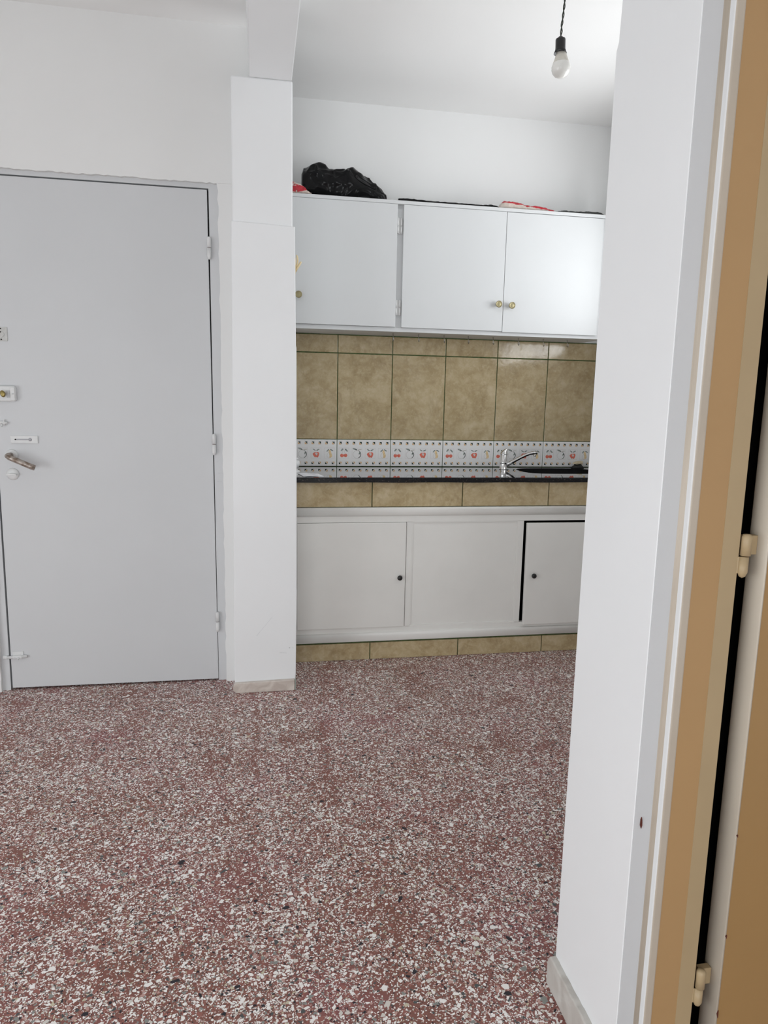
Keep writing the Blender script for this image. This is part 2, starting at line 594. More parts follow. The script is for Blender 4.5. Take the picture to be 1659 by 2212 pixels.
# pier between the entrance door and the kitchen: bare shaft above, thicker plaster coat below 1.90 m
b = MB()
b.box(-0.088, 0.142, 2.904, 3.72, 1.88, 2.423, bev=0.006)
b.prism([(-0.104, 0.0), (0.1505, 0.0), (0.1545, 0.07), (0.159, 0.438), (0.1583, 0.445), (0.1582, 0.60), (0.1565, 1.44), (0.1545, 1.447), (0.1505, 1.898), (-0.092, 1.906)],
        'y', 2.896, 3.72, bev=0.010, seg=4)
for (x0, z0, x1, z1, t) in ((-0.01, 0.245, 0.055, 0.325, 0.0005), (0.085, 0.166, 0.115, 0.164, 0.0007), (0.125, 0.187, 0.130, 0.186, 0.002), (0.140, 0.186, 0.145, 0.185, 0.0012)):
    b.quad8([(x0, 2.8955, z0 - t), (x1, 2.8955, z1 - t), (x1, 2.8955, z1 + t), (x0, 2.8955, z0 + t)],
            [(x0, 2.8965, z0 - t), (x1, 2.8965, z1 - t), (x1, 2.8965, z1 + t), (x0, 2.8965, z0 + t)], mi=1)
struct(b.build('wall_pier', [M['pier'], M['scuff']]), 'glossy white pier between the entrance door and the kitchen', 'wall')

b = MB()
prof = [(-0.098, 0.0), (-0.088, 0.0), (0.1485, 0.0), (0.1485, 0.0485), (-0.103, 0.0440), (-0.110, 0.030), (-0.110, 0.012)]
b.prism(prof, 'y', 2.878, 2.897, bev=0.003)
b.box(0.1485, 0.1545, 2.886, 2.925, 0.0, 0.046, bev=0.002, mi=1)
struct(b.build('baseboard_pier', [M['marble'], M['green_stain']]), 'short cream marble skirting at the foot of the white pier', 'skirting')

# entrance wall with the ragged plaster edge round the door frame
OX0, OX1, OZ = -1.060, -0.1450, 2.070
b = MB()


def ragged(n, amp, sd):
    rnd = random.Random(sd)
    return [rnd.uniform(-amp, amp) for _ in range(n)]


nz = 70
jr = ragged(nz + 1, 0.0028, 3)
right = [(OX1 - 0.0015 + 0.004 * (1 - i / nz) + jr[i] * (1.0 if i > 3 else 0.3), OZ * i / nz) for i in range(nz + 1)]
right[-1] = (OX1 - 0.006, OZ)
b.prism(right + [(0.0, OZ), (0.0, 0.0)], 'y', 3.018, 3.20)
jl = ragged(nz + 1, 0.0028, 4)
left = [(OX0 + jl[i], OZ * i / nz) for i in range(nz + 1)]
b.prism([(-2.9, 0.0)] + left + [(-2.9, OZ)], 'y', 3.018, 3.20)
jt = ragged(61, 0.0022, 5)
top = [(OX0 + (OX1 - OX0) * i / 60, OZ - 0.0005 + jt[i]) for i in range(61)]
b.prism([(-2.9, OZ)] + top + [(0.0, OZ), (0.0, 2.70), (-2.9, 2.70)], 'y', 3.018, 3.20)
struct(b.build('wall_entrance', M['wall']), 'white wall with the grey entrance door set into it', 'wall')

b = MB(); b.box(-2.9, 2.3, 3.697, 3.9, 0.0, 2.75)
struct(b.build('wall_back', M['wall2']), 'white wall behind the kitchen cabinets', 'wall')

# left wall with the big window opening
b = MB()
b.box(-2.9, -2.65, -2.5, -1.15, 0, 2.7)
b.box(-2.9, -2.65, 1.55, 3.1, 0, 2.7)
b.box(-2.9, -2.65, -1.15, 1.55, 0, 0.08)
b.box(-2.9, -2.65, -1.15, 1.55, 1.85, 2.7)
struct(b.build('wall_left', M['wall']), 'white side wall with the large window, left of the view', 'wall')

# wall behind the camera with a second opening
b = MB()
b.box(-2.9, -1.85, -2.5, -2.25, 0, 2.7)
b.box(0.35, 1.9, -2.5, -2.25, 0, 2.7)
b.box(-1.85, 0.35, -2.5, -2.25, 0, 0.08)
b.box(-1.85, 0.35, -2.5, -2.25, 1.80, 2.7)
b.box(1.7, 1.9, -2.5, 1.05, 0, 2.7)
struct(b.build('wall_front', M['wall']), 'white wall with a window behind the viewer', 'wall')

# kitchen side wall with the window whose light shows in the tiles
KX = 1.84
b = MB()
b.box(KX, 2.10, 1.0, 2.0, 0, 2.72)
b.box(KX, 2.10, 3.24, 3.9, 0, 2.72)
b.box(KX, 2.10, 2.0, 3.24, 0, 1.435)
b.box(KX, 2.10, 2.0, 3.24, 2.25, 2.72)
struct(b.build('wall_right', M['wall']), 'white kitchen side wall with a high window', 'wall')


def window(name, axis, plane, a0, a1, z0, z1, bars, label):
    w = thing(name, (plane, (a0 + a1) / 2, z0) if axis == 'x' else ((a0 + a1) / 2, plane, z0), label, 'window', kind='structure')
    f = MB()

    def bar(u0, u1, v0, v1, t=0.05):
        if axis == 'x':
            f.box(plane, plane + t, u0, u1, v0, v1, bev=0.004)
        else:
            f.box(u0, u1, plane - t, plane, v0, v1, bev=0.004)
    bar(a0, a0 + 0.05, z0, z1); bar(a1 - 0.05, a1, z0, z1)
    bar(a0 + 0.05, a1 - 0.05, z0, z0 + 0.05); bar(a0 + 0.05, a1 - 0.05, z1 - 0.05, z1)
    for u in bars:
        bar(u - 0.022, u + 0.022, z0 + 0.05, z1 - 0.05, 0.045)
    f.build('window_frame', M['frame'], w)
    return w


window('window_1', 'x', -2.74, -1.15, 1.55, 0.08, 1.85, (-0.25, 0.65), 'large white framed window in the left wall')
window('window_2', 'x', KX + 0.06, 2.0, 3.24, 1.435, 2.25, (2.35, 2.64, 2.94), 'high white window in the kitchen side wall')
window('window_3', 'y', -2.30, -1.85, 0.35, 0.08, 1.80, (-1.12, -0.38), 'white framed window in the wall behind the viewer')

# partition on the right: thick wall end, with the hall door beside it
PX = 0.6225
b = MB()
b.prism([(1.0, 0.0), (1.252, 0.0), (1.2525, 1.854), (1.2460, 1.866), (1.2425, 1.93), (1.2420, 2.70), (1.0, 2.70)], 'x', PX, 0.66, bev=0.0015)
b.box(0.65, 0.772, 1.028, 1.252, 0.0, 2.70)
b.box(0.77, KX + 0.02, 1.19, 1.252, 0.0, 2.70)
b.box(1.62, 1.75, 1.0, 1.20, 0.0, 2.70)
b.box(0.64, 1.75, 1.0, 1.20, 2.16, 2.70)
struct(b.build('wall_partition', M['pier']), 'white end of the thick partition wall beside the hall door', 'wall')

b = MB()
rnd = random.Random(11)
outl = [(0.998, 0.0), (1.262, 0.0), (1.262, 0.052), (1.256, 0.066)]
outl += [(1.25 - 0.252 * i / 30, 0.0735 + rnd.uniform(-0.0012, 0.0012)) for i in range(31)]
b.prism(outl, 'x', 0.6085, 0.6245, bev=0.003)
struct(b.build('baseboard_partition', M['marble2']), 'worn marble skirting along the partition wall foot, lower right', 'skirting')

# ------------------------------------------------------------------ entrance door
b = MB()
FX0, FX1, FZ = -1.0285, -0.1800, 2.0525
b.prism([(OX0 - 0.05, 0.0), (FX0 - 0.0025, 0.0), (FX0 + 0.004, FZ), (FX1 - 0.003, FZ), (FX1 + 0.0035, 0.0), (OX1 + 0.06, 0.0), (OX1 + 0.06, FZ + 0.08), (OX0 - 0.05, FZ + 0.08)],
        'y', 3.036, 3.085, bev=0.0)
b.box(FX0 - 0.02, FX1 + 0.02, 3.078, 3.09, 0.0, FZ + 0.02, mi=1)
for z, h in ((0.968, 0.0006), (0.920, 0.0010), (0.885, 0.0006)):
    b.box(-0.168, -0.147, 3.0352, 3.0365, z - h, z + h, mi=2)
struct(b.build('trim_1', [M['door'], M['void'], M['scuff']]), 'grey painted steel frame round the entrance door', 'door frame')

d1 = thing('door_1', (-0.60, 3.045, 0.0), 'plain grey entrance door with locks and a worn lever handle', 'door', kind='structure')
b = MB()
xl0, xl1, xr0, xr1, z0, z1 = -1.0235, -1.0165, -0.1780, -0.1890, 0.010, 2.0465
b.quad8([(xl0, 3.033, z0), (xr0, 3.033, z0 - 0.003), (xr1, 3.033, z1), (xl1, 3.033, z1)],
        [(xl0, 3.072, z0), (xr0, 3.072, z0 - 0.003), (xr1, 3.072, z1), (xl1, 3.072, z1)], bev=0.0018)
b.build('door_leaf', M['door'], d1)

DY = 3.033


def barrel_hinge(parent, x, z0, z1, y=3.026, r=0.0085, mat=None, lab=None):
    h = MB()
    zm = (z0 + z1) / 2
    h.lathe([(0.0, z0 - 0.004), (r * 0.55, z0 - 0.003), (r * 0.95, z0 + 0.006), (r, z0 + 0.010), (r, zm - 0.0012), (r * 0.9, zm - 0.0010)], (x, y, 0))
    h.lathe([(r * 0.9, zm + 0.0010), (r, zm + 0.0012), (r, z1 - 0.008), (r * 0.9, z1 - 0.003), (r * 0.5, z1), (0.0, z1 + 0.001)], (x, y, 0))
    h.lathe([(r * 0.75, zm - 0.0011), (r * 0.75, zm + 0.0011)], (x, y, 0), mi=1)
    return h.build('hinge', [mat or M['hard'], M['rust']], parent)


barrel_hinge(d1, -0.184, 1.785, 1.868)
barrel_hinge(d1, -0.1785, 1.000, 1.085)
barrel_hinge(d1, -0.1775, 0.229, 0.315)

# square lock plate at the left edge of the frame
b = MB()
b.box(-1.016, -0.9555, 3.0295, 3.034, 1.4365, 1.4895, bev=0.0015)
b.prism([(-0.992 + 0.026 * math.cos(a), 1.4615 + 0.0145 * math.sin(a)) for a in [2 * math.pi * k / 28 for k in range(28)]], 'y', 3.0275, 3.0300, bev=0.0008)
lp = b.build('lock_plate', M['plate'], d1)
b = MB()
for x, z in ((-0.979, 1.4835), (-0.9795, 1.4705), (-0.978, 1.4425)):
    b.lathe([(0.0, 0), (0.0026, 0), (0.0026, 0.004), (0, 0.004)], (x, 3.0268, z), (0, 1, 0), seg=12)
tag(b.build('screw_hole', M['void'], lp), 'dark screw holes')

# surface-mounted rim lock with brass turn knob
b = MB()
b.prism([(-1.012, 1.2045), (-0.9395, 1.2045), (-0.9345, 1.2100), (-0.9345, 1.2575), (-0.9395, 1.2640), (-1.012, 1.2640)], 'y', 3.015, 3.034, bev=0.004)
b.box(-0.954, -0.9365, 3.011, 3.016, 1.2085, 1.2600, bev=0.002)
b.box(-0.967, -0.9555, 3.0130, 3.0155, 1.2190, 1.2470, bev=0.001, mi=1)
b.lathe([(0, 0), (0.0032, 0), (0.0032, 0.003), (0, 0.003)], (-0.9430, 3.0095, 1.234), (0, 1, 0), seg=14, mi=1)
rl = b.build('rim_lock', [M['hard'], M['scuff']], d1)
b = MB()
b.lathe([(0, 0.002), (0.007, 0.0), (0.0118, 0.002), (0.0135, 0.006), (0.0110, 0.011), (0.0050, 0.013), (0.0050, 0.026)], (-0.975, 2.990, 1.2335), (0, 1, 0))
for v in b.bm.verts:
    v.co.x = -0.975 + (v.co.x + 0.975) * 0.74 + (v.co.z - 1.2335) * -0.15
tag(b.build('turn_knob', M['darkbrass'], rl), 'small brass turn knob')

# small slide bolt above the chain slot
b = MB()
b.box(-1.010, -0.985, 3.0245, 3.034, 1.1140, 1.1265, bev=0.002)
b.tube([(-1.02, 3.026, 1.1195), (-0.974, 3.026, 1.1195)], 0.0048, seg=12)
b.tube([(-0.995, 3.024, 1.117), (-0.9945, 3.018, 1.1065)], 0.0035, seg=10)
b.box(-0.9875, -0.9845, 3.022, 3.034, 1.111, 1.133, bev=0.0008)
b.build('slide_bolt', M['hard'], d1)

# door chain slot plate
b = MB()
b.box(-0.9680, -0.8660, 3.0270, 3.034, 1.0395, 1.0690, bev=0.0015)
b.box(-0.9490, -0.8980, 3.0262, 3.0275, 1.0517, 1.0577, bev=0.0006, mi=1)
b.lathe([(0, 0), (0.0066, 0), (0.0066, 0.0012), (0, 0.0012)], (-0.8945, 3.0260, 1.0547), (0, 1, 0), seg=18, mi=1)
b.lathe([(0, 0), (0.0032, 0), (0.0032, 0.001), (0, 0.001)], (-0.9490, 3.0258, 1.0547), (0, 1, 0), seg=14, mi=2)
b.build('chain_slot', [M['hard'], plain('chain_slot_metal', (0.40, 0.40, 0.42), 0.4), M['void']], d1)

# lever handle on a round rosette
b = MB()
b.lathe([(0, 0), (0.014, 0), (0.0215, 0.003), (0.0228, 0.008), (0.0228, 0.012)], (-0.9680, 3.0225, 0.9920), (0, 1, 0), seg=32)
ro = b.build('handle_rosette', M['hard'], d1)
b = MB()
b.tube([(-0.9690, 3.024, 0.9930), (-0.9690, 3.000, 0.9930), (-0.9680, 2.986, 0.9920), (-0.9600, 2.980, 0.9875), (-0.945, 2.978, 0.980), (-0.910, 2.978, 0.9635), (-0.880, 2.980, 0.9495), (-0.8700, 2.983, 0.9450)],
       [0.0100, 0.0105, 0.0115, 0.0120, 0.0112, 0.0110, 0.0115, 0.0105], seg=16)
tag(b.build('lever', M['lever'], ro), 'worn brownish metal lever, paint rubbed off')

# thumb turn
b = MB()
b.lathe([(0, 0.001), (0.010, 0), (0.0225, 0.002), (0.0240, 0.006), (0.0240, 0.009)], (-0.969, 3.0245, 0.9155), (0, 1, 0), seg=32)
b.prism([(-0.989, 0.9115), (-0.949, 0.9115), (-0.950, 0.9165), (-0.962, 0.9195), (-0.976, 0.9195), (-0.988, 0.9165)], 'y', 3.010, 3.025, bev=0.001)
b.build('thumb_turn', M['hard'], d1)

# barrel bolt near the floor
b = MB()
b.box(-1.014, -0.972, 3.0290, 3.034, 0.143, 0.170, bev=0.0015)
b.tube([(-1.035, 3.0255, 0.1475), (-0.957, 3.0255, 0.1495)], 0.0062, seg=12)
b.box(-1.012, -0.975, 3.018, 3.030, 0.1425, 0.156, bev=0.003)
b.box(-1.006, -0.985, 3.0168, 3.0185, 0.1455, 0.1495, mi=1)
b.tube([(-0.9905, 3.020, 0.146), (-0.988, 3.014, 0.141)], 0.003, seg=8)
b.build('barrel_bolt', [M['hard'], M['scuff']], d1)
b = MB()
b.box(-1.052, -1.031, 3.0265, 3.037, 0.1405, 0.1545, bev=0.003)
tag(b.build('bolt_keeper', M['hard']), 'small white bolt keeper on the door frame, lower left', 'bolt keeper')

# ------------------------------------------------------------------ hall door on the right edge
b = MB()
za, zb = 0.0, 2.14
# white outer face, rounded bead, then the tan rebate with a raised hinge strip
flatp = [(0.6235, 0.998), (0.6535, 0.9972), (0.6535, 1.03), (0.6235, 1.03)]
b.prism(flatp, 'z', za, zb, mi=5)
groove = [(0.6535, 0.9972), (0.6560, 0.9968), (0.6580, 0.9956), (0.6592, 0.9935), (0.6597, 0.9905), (0.6640, 0.9905), (0.6640, 1.03), (0.6535, 1.03)]  # groove piece; its ivory-brown colour paints in the shadow beside the bead
b.prism(groove, 'z', za, zb, mi=3, smooth=True)
beadp = [(0.6597, 0.9905), (0.6606, 0.9826), (0.6612, 0.9812), (0.6622, 0.9803), (0.6700, 0.9803), (0.6700, 0.9905)]
b.prism(beadp, 'z', za, zb, mi=0)
strip = [(0.6619, 0.98045), (0.6630, 0.9797), (0.6650, 0.9794), (0.6745, 0.9794), (0.6764, 0.9800), (0.6764, 0.9902), (0.6650, 0.9902)]
b.prism(strip, 'z', za, zb, mi=3)
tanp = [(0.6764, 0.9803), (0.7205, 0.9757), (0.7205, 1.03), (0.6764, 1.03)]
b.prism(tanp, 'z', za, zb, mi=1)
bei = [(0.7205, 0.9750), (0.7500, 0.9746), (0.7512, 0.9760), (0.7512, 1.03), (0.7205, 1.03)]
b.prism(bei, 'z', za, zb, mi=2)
b.box(0.64, 1.70, 0.985, 1.03, 2.09, 2.17, mi=0)
chip = [(0.6335, 0.5560), (0.6350, 0.5600), (0.6362, 0.5540), (0.6368, 0.5450), (0.6352, 0.5390), (0.6332, 0.5450)]
b.prism([(x, z - 0.002) for x, z in chip], 'y', 0.9955, 0.9985, mi=4)
chipframe = [M['frame'], M['tan'], M['beige'], plain('ivory_strip_groove_shade', (0.52, 0.455, 0.375), 0.42), M['rust'], M['door']]  # ivory covers the front strip, and the groove where it holds shade
struct(b.build('trim_2', chipframe), 'white and tan steel frame of the hall door, right edge', 'door frame')

# near-black box added behind the hinge gap to give its shade
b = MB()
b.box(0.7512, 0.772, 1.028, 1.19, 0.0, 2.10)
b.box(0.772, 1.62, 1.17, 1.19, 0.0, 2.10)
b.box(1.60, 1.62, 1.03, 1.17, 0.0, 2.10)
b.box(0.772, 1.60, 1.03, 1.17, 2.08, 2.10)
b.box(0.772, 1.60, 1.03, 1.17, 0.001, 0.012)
struct(b.build('wall_gap_shade', M['void']), 'added near-black lining that gives the hinge gap its shade', 'wall')

d2 = thing('door_2', (0.79, 0.985, 0.0), 'tan hall door with a pale edge and beige hinges, cut by the right frame edge', 'door', kind='structure')
b = MB()
leaf = [(0.7885, 0.9570), (1.590, 0.9570), (1.590, 0.9985), (0.7885, 0.9985)]
b.prism(leaf, 'z', 0.008, 2.085, mi=0)
b.build('door_leaf', plain('ochre_door_tone', (0.37, 0.22, 0.085), 0.42, var=0.02, scale=5, bmp=0.08, bscale=50), d2)  # leaf in one even ochre colour
b = MB()
edge = [(0.7858, 0.9590), (0.7868, 0.9575), (0.7885, 0.9565), (0.7885, 0.9985), (0.7848, 0.9985), (0.7836, 0.9960), (0.7840, 0.985)]
b.prism(edge, 'z', 0.008, 2.085, smooth=True)
for z, s in ((0.535, 0.0025), (0.345, 0.0035), (0.192, 0.008)):
    b.prism([(0.7868, z), (0.7886, z + s), (0.7886, z - s)], 'y', 0.9545, 0.9600, mi=1)
tag(b.build('door_edge', [plain('ivory_edge_tone', (0.58, 0.52, 0.43), 0.42), M['rust']], d2), 'pale ivory hinge edge of the tan door')  # edge piece in a paler ivory than the leaf


def knuckle(z0, z1):
    zm = (z0 + z1) / 2
    h = MB()
    r = 0.0082
    x, y = 0.7600, 0.9740
    h.lathe([(0, z1), (r * 0.7, z1 - 0.001), (r, z1 - 0.005), (r, zm + 0.0010), (0, zm + 0.0010)], (x + 0.001, y, 0), seg=20)
    h.box(x + 0.001, 0.7842, y + 0.004, y + 0.016, zm + 0.0010, z1 - 0.004, bev=0.001)
    h.lathe([(0, zm - 0.0010), (r * 0.95, zm - 0.0010), (r * 0.95, z0 + 0.010), (r * 0.6, z0 + 0.003), (0, z0)], (x - 0.001, y, 0), seg=20)
    h.box(0.7490, x - 0.001, y - 0.0005, y + 0.012, z0 + 0.008, zm - 0.0010, bev=0.001)
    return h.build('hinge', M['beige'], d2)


knuckle(0.977, 1.049)
knuckle(0.196, 0.269)
knuckle(1.758, 1.830)

# ------------------------------------------------------------------ kitchen base unit
BY = 3.20
base = thing('base_cabinet', (1.08, 3.45, 0.0), 'off-white built-in kitchen base cabinet with tiled bands and black knobs', 'cabinet')
BX0, BX1 = 0.165, 1.836

b = MB()
b.box(BX0, BX1, 3.206, 3.228, 0.0, 0.093, mi=1)
xs = [BX0, 0.5255, 0.9640, 1.4005, BX1]
for i in range(4):
    b.box(xs[i] + (0.0023 if i else 0), xs[i + 1] - 0.0023, 3.199, 3.210, 0.001, 0.0835, bev=0.0012, mi=0, seed=1.7 * i + 0.3)
tag(b.build('tiled_plinth', [M['tile'], M['grout']], base), 'beige stone-look tile plinth with green grout')

b = MB()
b.box(BX0, BX1, 3.207, 3.228, 0.742, 0.8605, mi=1)
xs = [BX0, 0.5230, 0.9585, 1.3930, BX1]
for i in range(4):
    b.box(xs[i] + (0.0023 if i else 0), xs[i + 1] - 0.0023, 3.199, 3.211, 0.7460, 0.8602, bev=0.0012, mi=0, seed=2.9 * i + 11)
tag(b.build('tiled_band', [M['tile'], M['grout']], base), 'beige stone-look tile band under the black worktop')

b = MB()
# rounded top and bottom rails, stiles, and the carcass box behind
b.prism([(3.2100, 0.7435), (3.1900, 0.7435), (3.1865, 0.7400), (3.1860, 0.7320), (3.1885, 0.7150), (3.1935, 0.7060), (3.1990, 0.7010), (3.2100, 0.7000)], 'x', BX0, BX1, smooth=True)
b.prism([(3.2100, 0.0940), (3.1910, 0.0940), (3.1895, 0.0960), (3.1880, 0.1200), (3.1885, 0.1295), (3.1910, 0.1330), (3.1960, 0.1350), (3.2100, 0.1360)], 'x', BX0, BX1, smooth=True)
b.box(BX0, BX1, 3.2000, 3.222, 0.672, 0.702)
b.box(BX0, BX1, 3.2000, 3.222, 0.134, 0.160)
b.box(0.6920, 0.7170, 3.2000, 3.222, 0.159, 0.673)
b.box(1.2480, 1.2745, 3.2000, 3.222, 0.159, 0.673)
b.box(1.775, BX1, 3.2000, 3.222, 0.159, 0.673)
b.box(BX0, 0.178, 3.2000, 3.222, 0.159, 0.673)
for x, z in ((0.969, 0.7375), (1.193, 0.7370)):
    b.lathe([(0.0, -0.003), (0.006, -0.0015), (0.008, 0.001)], (x, 3.1885, z - 0.006), (0, 1, 0), seg=12)
b.build('face_frame', M['base'], base)

b = MB()
b.box(BX0, BX1, 3.222, 3.69, 0.095, 0.115)
b.box(BX0, BX0 + 0.01, 3.222, 3.69, 0.115, 0.855)
b.box(BX1 - 0.01, BX1, 3.222, 3.69, 0.115, 0.855)
b.box(BX0, BX1, 3.66, 3.69, 0.115, 0.84)
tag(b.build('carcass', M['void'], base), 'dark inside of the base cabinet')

b = MB(); b.box(0.176, 0.6890, 3.1935, 3.213, 0.1605, 0.6705, bev=0.002)
dr = b.build('door', M['base'], base)


def black_knob(x, z, y, parent):
    k = MB()
    k.lathe([(0.0, 0.0), (0.0070, 0.0005), (0.0112, 0.003), (0.0125, 0.008), (0.0115, 0.012), (0.0060, 0.016), (0.0050, 0.026)], (x, y - 0.024, z), (0, 1, 0), seg=24)
    return tag(k.build('knob', M['blackknob'], parent), 'small round black knob')


black_knob(0.660, 0.4060, 3.1935, dr)
b = MB()
b.box(0.7170, 1.2480, 3.2050, 3.215, 0.159, 0.673)
b.prism([(0.717, 0.159), (1.248, 0.159), (1.248, 0.673), (0.717, 0.673), (0.717, 0.166), (0.7235, 0.166), (0.7235, 0.667), (1.2415, 0.667), (1.2415, 0.1655), (0.717, 0.1655)], 'y', 3.2015, 3.2055)
b.build('fixed_panel', M['base'], base)
b = MB()
b.quad8([(1.2905, 3.184, 0.1480), (1.780, 3.193, 0.1480), (1.780, 3.193, 0.6600), (1.2870, 3.184, 0.6620)],
        [(1.2905, 3.202, 0.1480), (1.780, 3.211, 0.1480), (1.780, 3.211, 0.6600), (1.2870, 3.202, 0.6620)], bev=0.003)
dr = b.build('door', M['base'], base)
dr['label'] = 'door standing slightly ajar over a dark gap'
black_knob(1.3295, 0.4010, 3.1855, dr)

# ------------------------------------------------------------------ worktop with sink opening
CZ0, CZ1 = 0.862, 0.885


def sink_loop(n=64, grow=0.0):
    cx, cy, hx, hy = 1.562, 3.487, 0.212 + grow, 0.142 + grow
    pts = []
    for k in range(n):
        a = 2 * math.pi * k / n
        c, s = math.cos(a), math.sin(a)
        e = 0.58
        pts.append((cx + hx * math.copysign(abs(c) ** e, c), cy + hy * math.copysign(abs(s) ** e, s)))
    return pts


b = MB()
bm = b.bm
rnd = random.Random(5)
outer = [(BX1, 3.692), (BX0, 3.692), (BX0, 3.178)] + [(BX0 + (BX1 - BX0) * i / 40, 3.1780 + 0.0012 * math.sin(i * 0.9)) for i in range(1, 40)] + [(BX1, 3.178)]
vo = [bm.verts.new((x, y, CZ1)) for x, y in outer]
vi = [bm.verts.new((x, y, CZ1)) for x, y in sink_loop()]
es = [bm.edges.new((v[i], v[(i + 1) % len(v)])) for v in (vo, vi) for i in range(len(v))]
r = bmesh.ops.triangle_fill(bm, edges=es, use_beauty=True)
topf = [g for g in r['geom'] if isinstance(g, bmesh.types.BMFace)]
ext = bmesh.ops.extrude_face_region(bm, geom=topf)
for g in ext['geom']:
    if isinstance(g, bmesh.types.BMVert):
        g.co.z = CZ0 + (0.0012 * math.sin(g.co.x * 17.0) if g.co.y < 3.2 else 0)
bmesh.ops.recalc_face_normals(bm, faces=bm.faces[:])
fe = [e for e in bm.edges if all(abs(v.co.z - CZ1) < 1e-5 and v.co.y < 3.182 for v in e.verts) and abs(e.verts[0].co.y - e.verts[1].co.y) < 0.002]
bmesh.ops.bevel(bm, geom=fe, offset=0.0035, segments=3, affect='EDGES')
bm.faces.ensure_lookup_table()
bm.normal_update()
for f in bm.faces:
    f.material_index = 1 if f.normal.y < -0.5 else 0
tag(b.build('countertop', [M['granite'], M['granite_edge']]), 'polished black speckled granite worktop reflecting the fruit tiles', 'countertop')

b = MB()
bm = b.bm
loops = []
for z, g in ((CZ1 - 0.001, -0.0015), (0.80, -0.006), (0.735, -0.022), (0.722, -0.05)):
    loops.append([bm.verts.new((x, y, z)) for x, y in sink_loop(64, g)])
fs = []
for a, c in zip(loops, loops[1:]):
    for k in range(64):
        fs.append(bm.faces.new((a[k], a[(k + 1) % 64], c[(k + 1) % 64], c[k])))
fs.append(bm.faces.new(loops[-1]))
bmesh.ops.recalc_face_normals(bm, faces=fs)
b._mark(fs, 0, True)
sk = b.build('kitchen_sink', M['sink'])
sol = sk.modifiers.new('thickness', 'SOLIDIFY')
sol.thickness = 0.004
sol.offset = -1
tag(sk, 'black sink basin sunk into the granite worktop', 'sink')

# ------------------------------------------------------------------ wall tiles behind the worktop
TX = [0.165] + [0.1245 + 0.2865 * k for k in range(1, 6)] + [1.836]
splash = thing('tile_backsplash', (1.08, 3.690, 0.886), 'beige wall tiles with green grout and a printed fruit border', 'wall tiles')
b = MB()
b.box(0.165, 1.836, 3.6905, 3.6968, 0.8855, 1.5655, mi=1)
for i in range(6):
    x0 = TX[i] + (0.0022 if i else 0)
    x1 = TX[i + 1] - 0.0022
    b.box(x0, x1, 3.687, 3.6945, 1.0300, 1.4680, bev=0.0014, mi=0, seed=0.9 * (i % 3))
    b.box(x0, x1, 3.687, 3.6945, 1.4734, 1.5605, bev=0.0014, mi=0, seed=0.45 + 2.1 * i)
b.build('tile_field', [M['tile'], M['grout']], splash)

FM = [M['ftile'], M['fgreen'], M['forange'], M['fred'], M['fleaf'], M['fyellow'], M['fline'], M['fpink']]
b = MB()
YF = 3.687
TW, TH = 0.2835, 0.1380


def ell(cx, cy, rx, ry, rot=0.0, n=18, a0=0, a1=360):
    out = []
    full = abs(a1 - a0) >= 360
    for k in range(n if full else n + 1):
        a = math.radians(a0 + (a1 - a0) * k / n)
        x, y = rx * math.cos(a), ry * math.sin(a)
        c, s = math.cos(math.radians(rot)), math.sin(math.radians(rot))
        out.append((cx + x * c - y * s, cy + x * s + y * c))
    return out


def ring(cx, cy, r0, r1, a0, a1, n=18):
    return ell(cx, cy, r0, r0, 0, n, a0, a1) + ell(cx, cy, r1, r1, 0, n, a1, a0)


ART = []          # (outline in tile print units, glaze index, layer); print is 1345 wide, 680 high, origin top left


def art(pts, mi, layer=1):
    ART.append((pts, mi, layer))


for k in range(8):
    cx = 78 + 169 * k
    art([(cx - 31, 52), (cx + 31, 52), (cx + 31, 118)], 1)
    art([(cx - 33, 60), (cx - 33, 122), (cx + 29, 122)], 2)
    cx = 76 + 169 * k
    art([(cx - 33, 574), (cx - 33, 636), (cx + 22, 636)], 1)
    art([(cx - 22, 570), (cx + 33, 570), (cx + 33, 628)], 2)
for cx in (165, 498, 832, 1165):          # faint squares round the fruit
    for q in ([(cx - 128, 212), (cx + 128, 212), (cx + 128, 217), (cx - 128, 217)], [(cx - 128, 478), (cx + 128, 478), (cx + 128, 483), (cx - 128, 483)],
              [(cx - 128, 217), (cx - 123, 217), (cx - 123, 478), (cx - 128, 478)], [(cx + 123, 217), (cx + 128, 217), (cx + 128, 478), (cx + 123, 478)]):
        art(q, 7)
# cherries
art(ell(120, 408, 47, 47), 3); art(ell(209, 406, 45, 46), 3)
art([(122, 362), (134, 364), (128, 388)], 0, 2); art([(205, 364), (217, 364), (211, 386)], 0, 2)
art([(118, 362), (123, 362), (158, 240), (153, 240)], 6); art([(194, 362), (199, 362), (168, 240), (163, 240)], 6)
art(ell(118, 262, 42, 20, -52), 4); art(ell(136, 240, 12, 8, -20), 1, 2)
art(ell(228, 272, 50, 20, 48), 4); art(ell(208, 250, 12, 7, 30), 1, 2)
# peach
art(ring(498, 378, 102, 96, 40, 300, 30), 6)
art(ell(498, 378, 105, 105, 0, 20, -75, 65) + ell(484, 376, 104, 98, 0, 20, 60, -66), 1)
art(ell(562, 350, 18, 36, 20), 4, 2); art(ell(562, 342, 7, 18, 25), 1, 3)
art(ell(440, 240, 55, 22, 22), 4); art(ell(480, 258, 22, 10, 35), 1, 2); art(ell(562, 258, 55, 10, -8), 6)
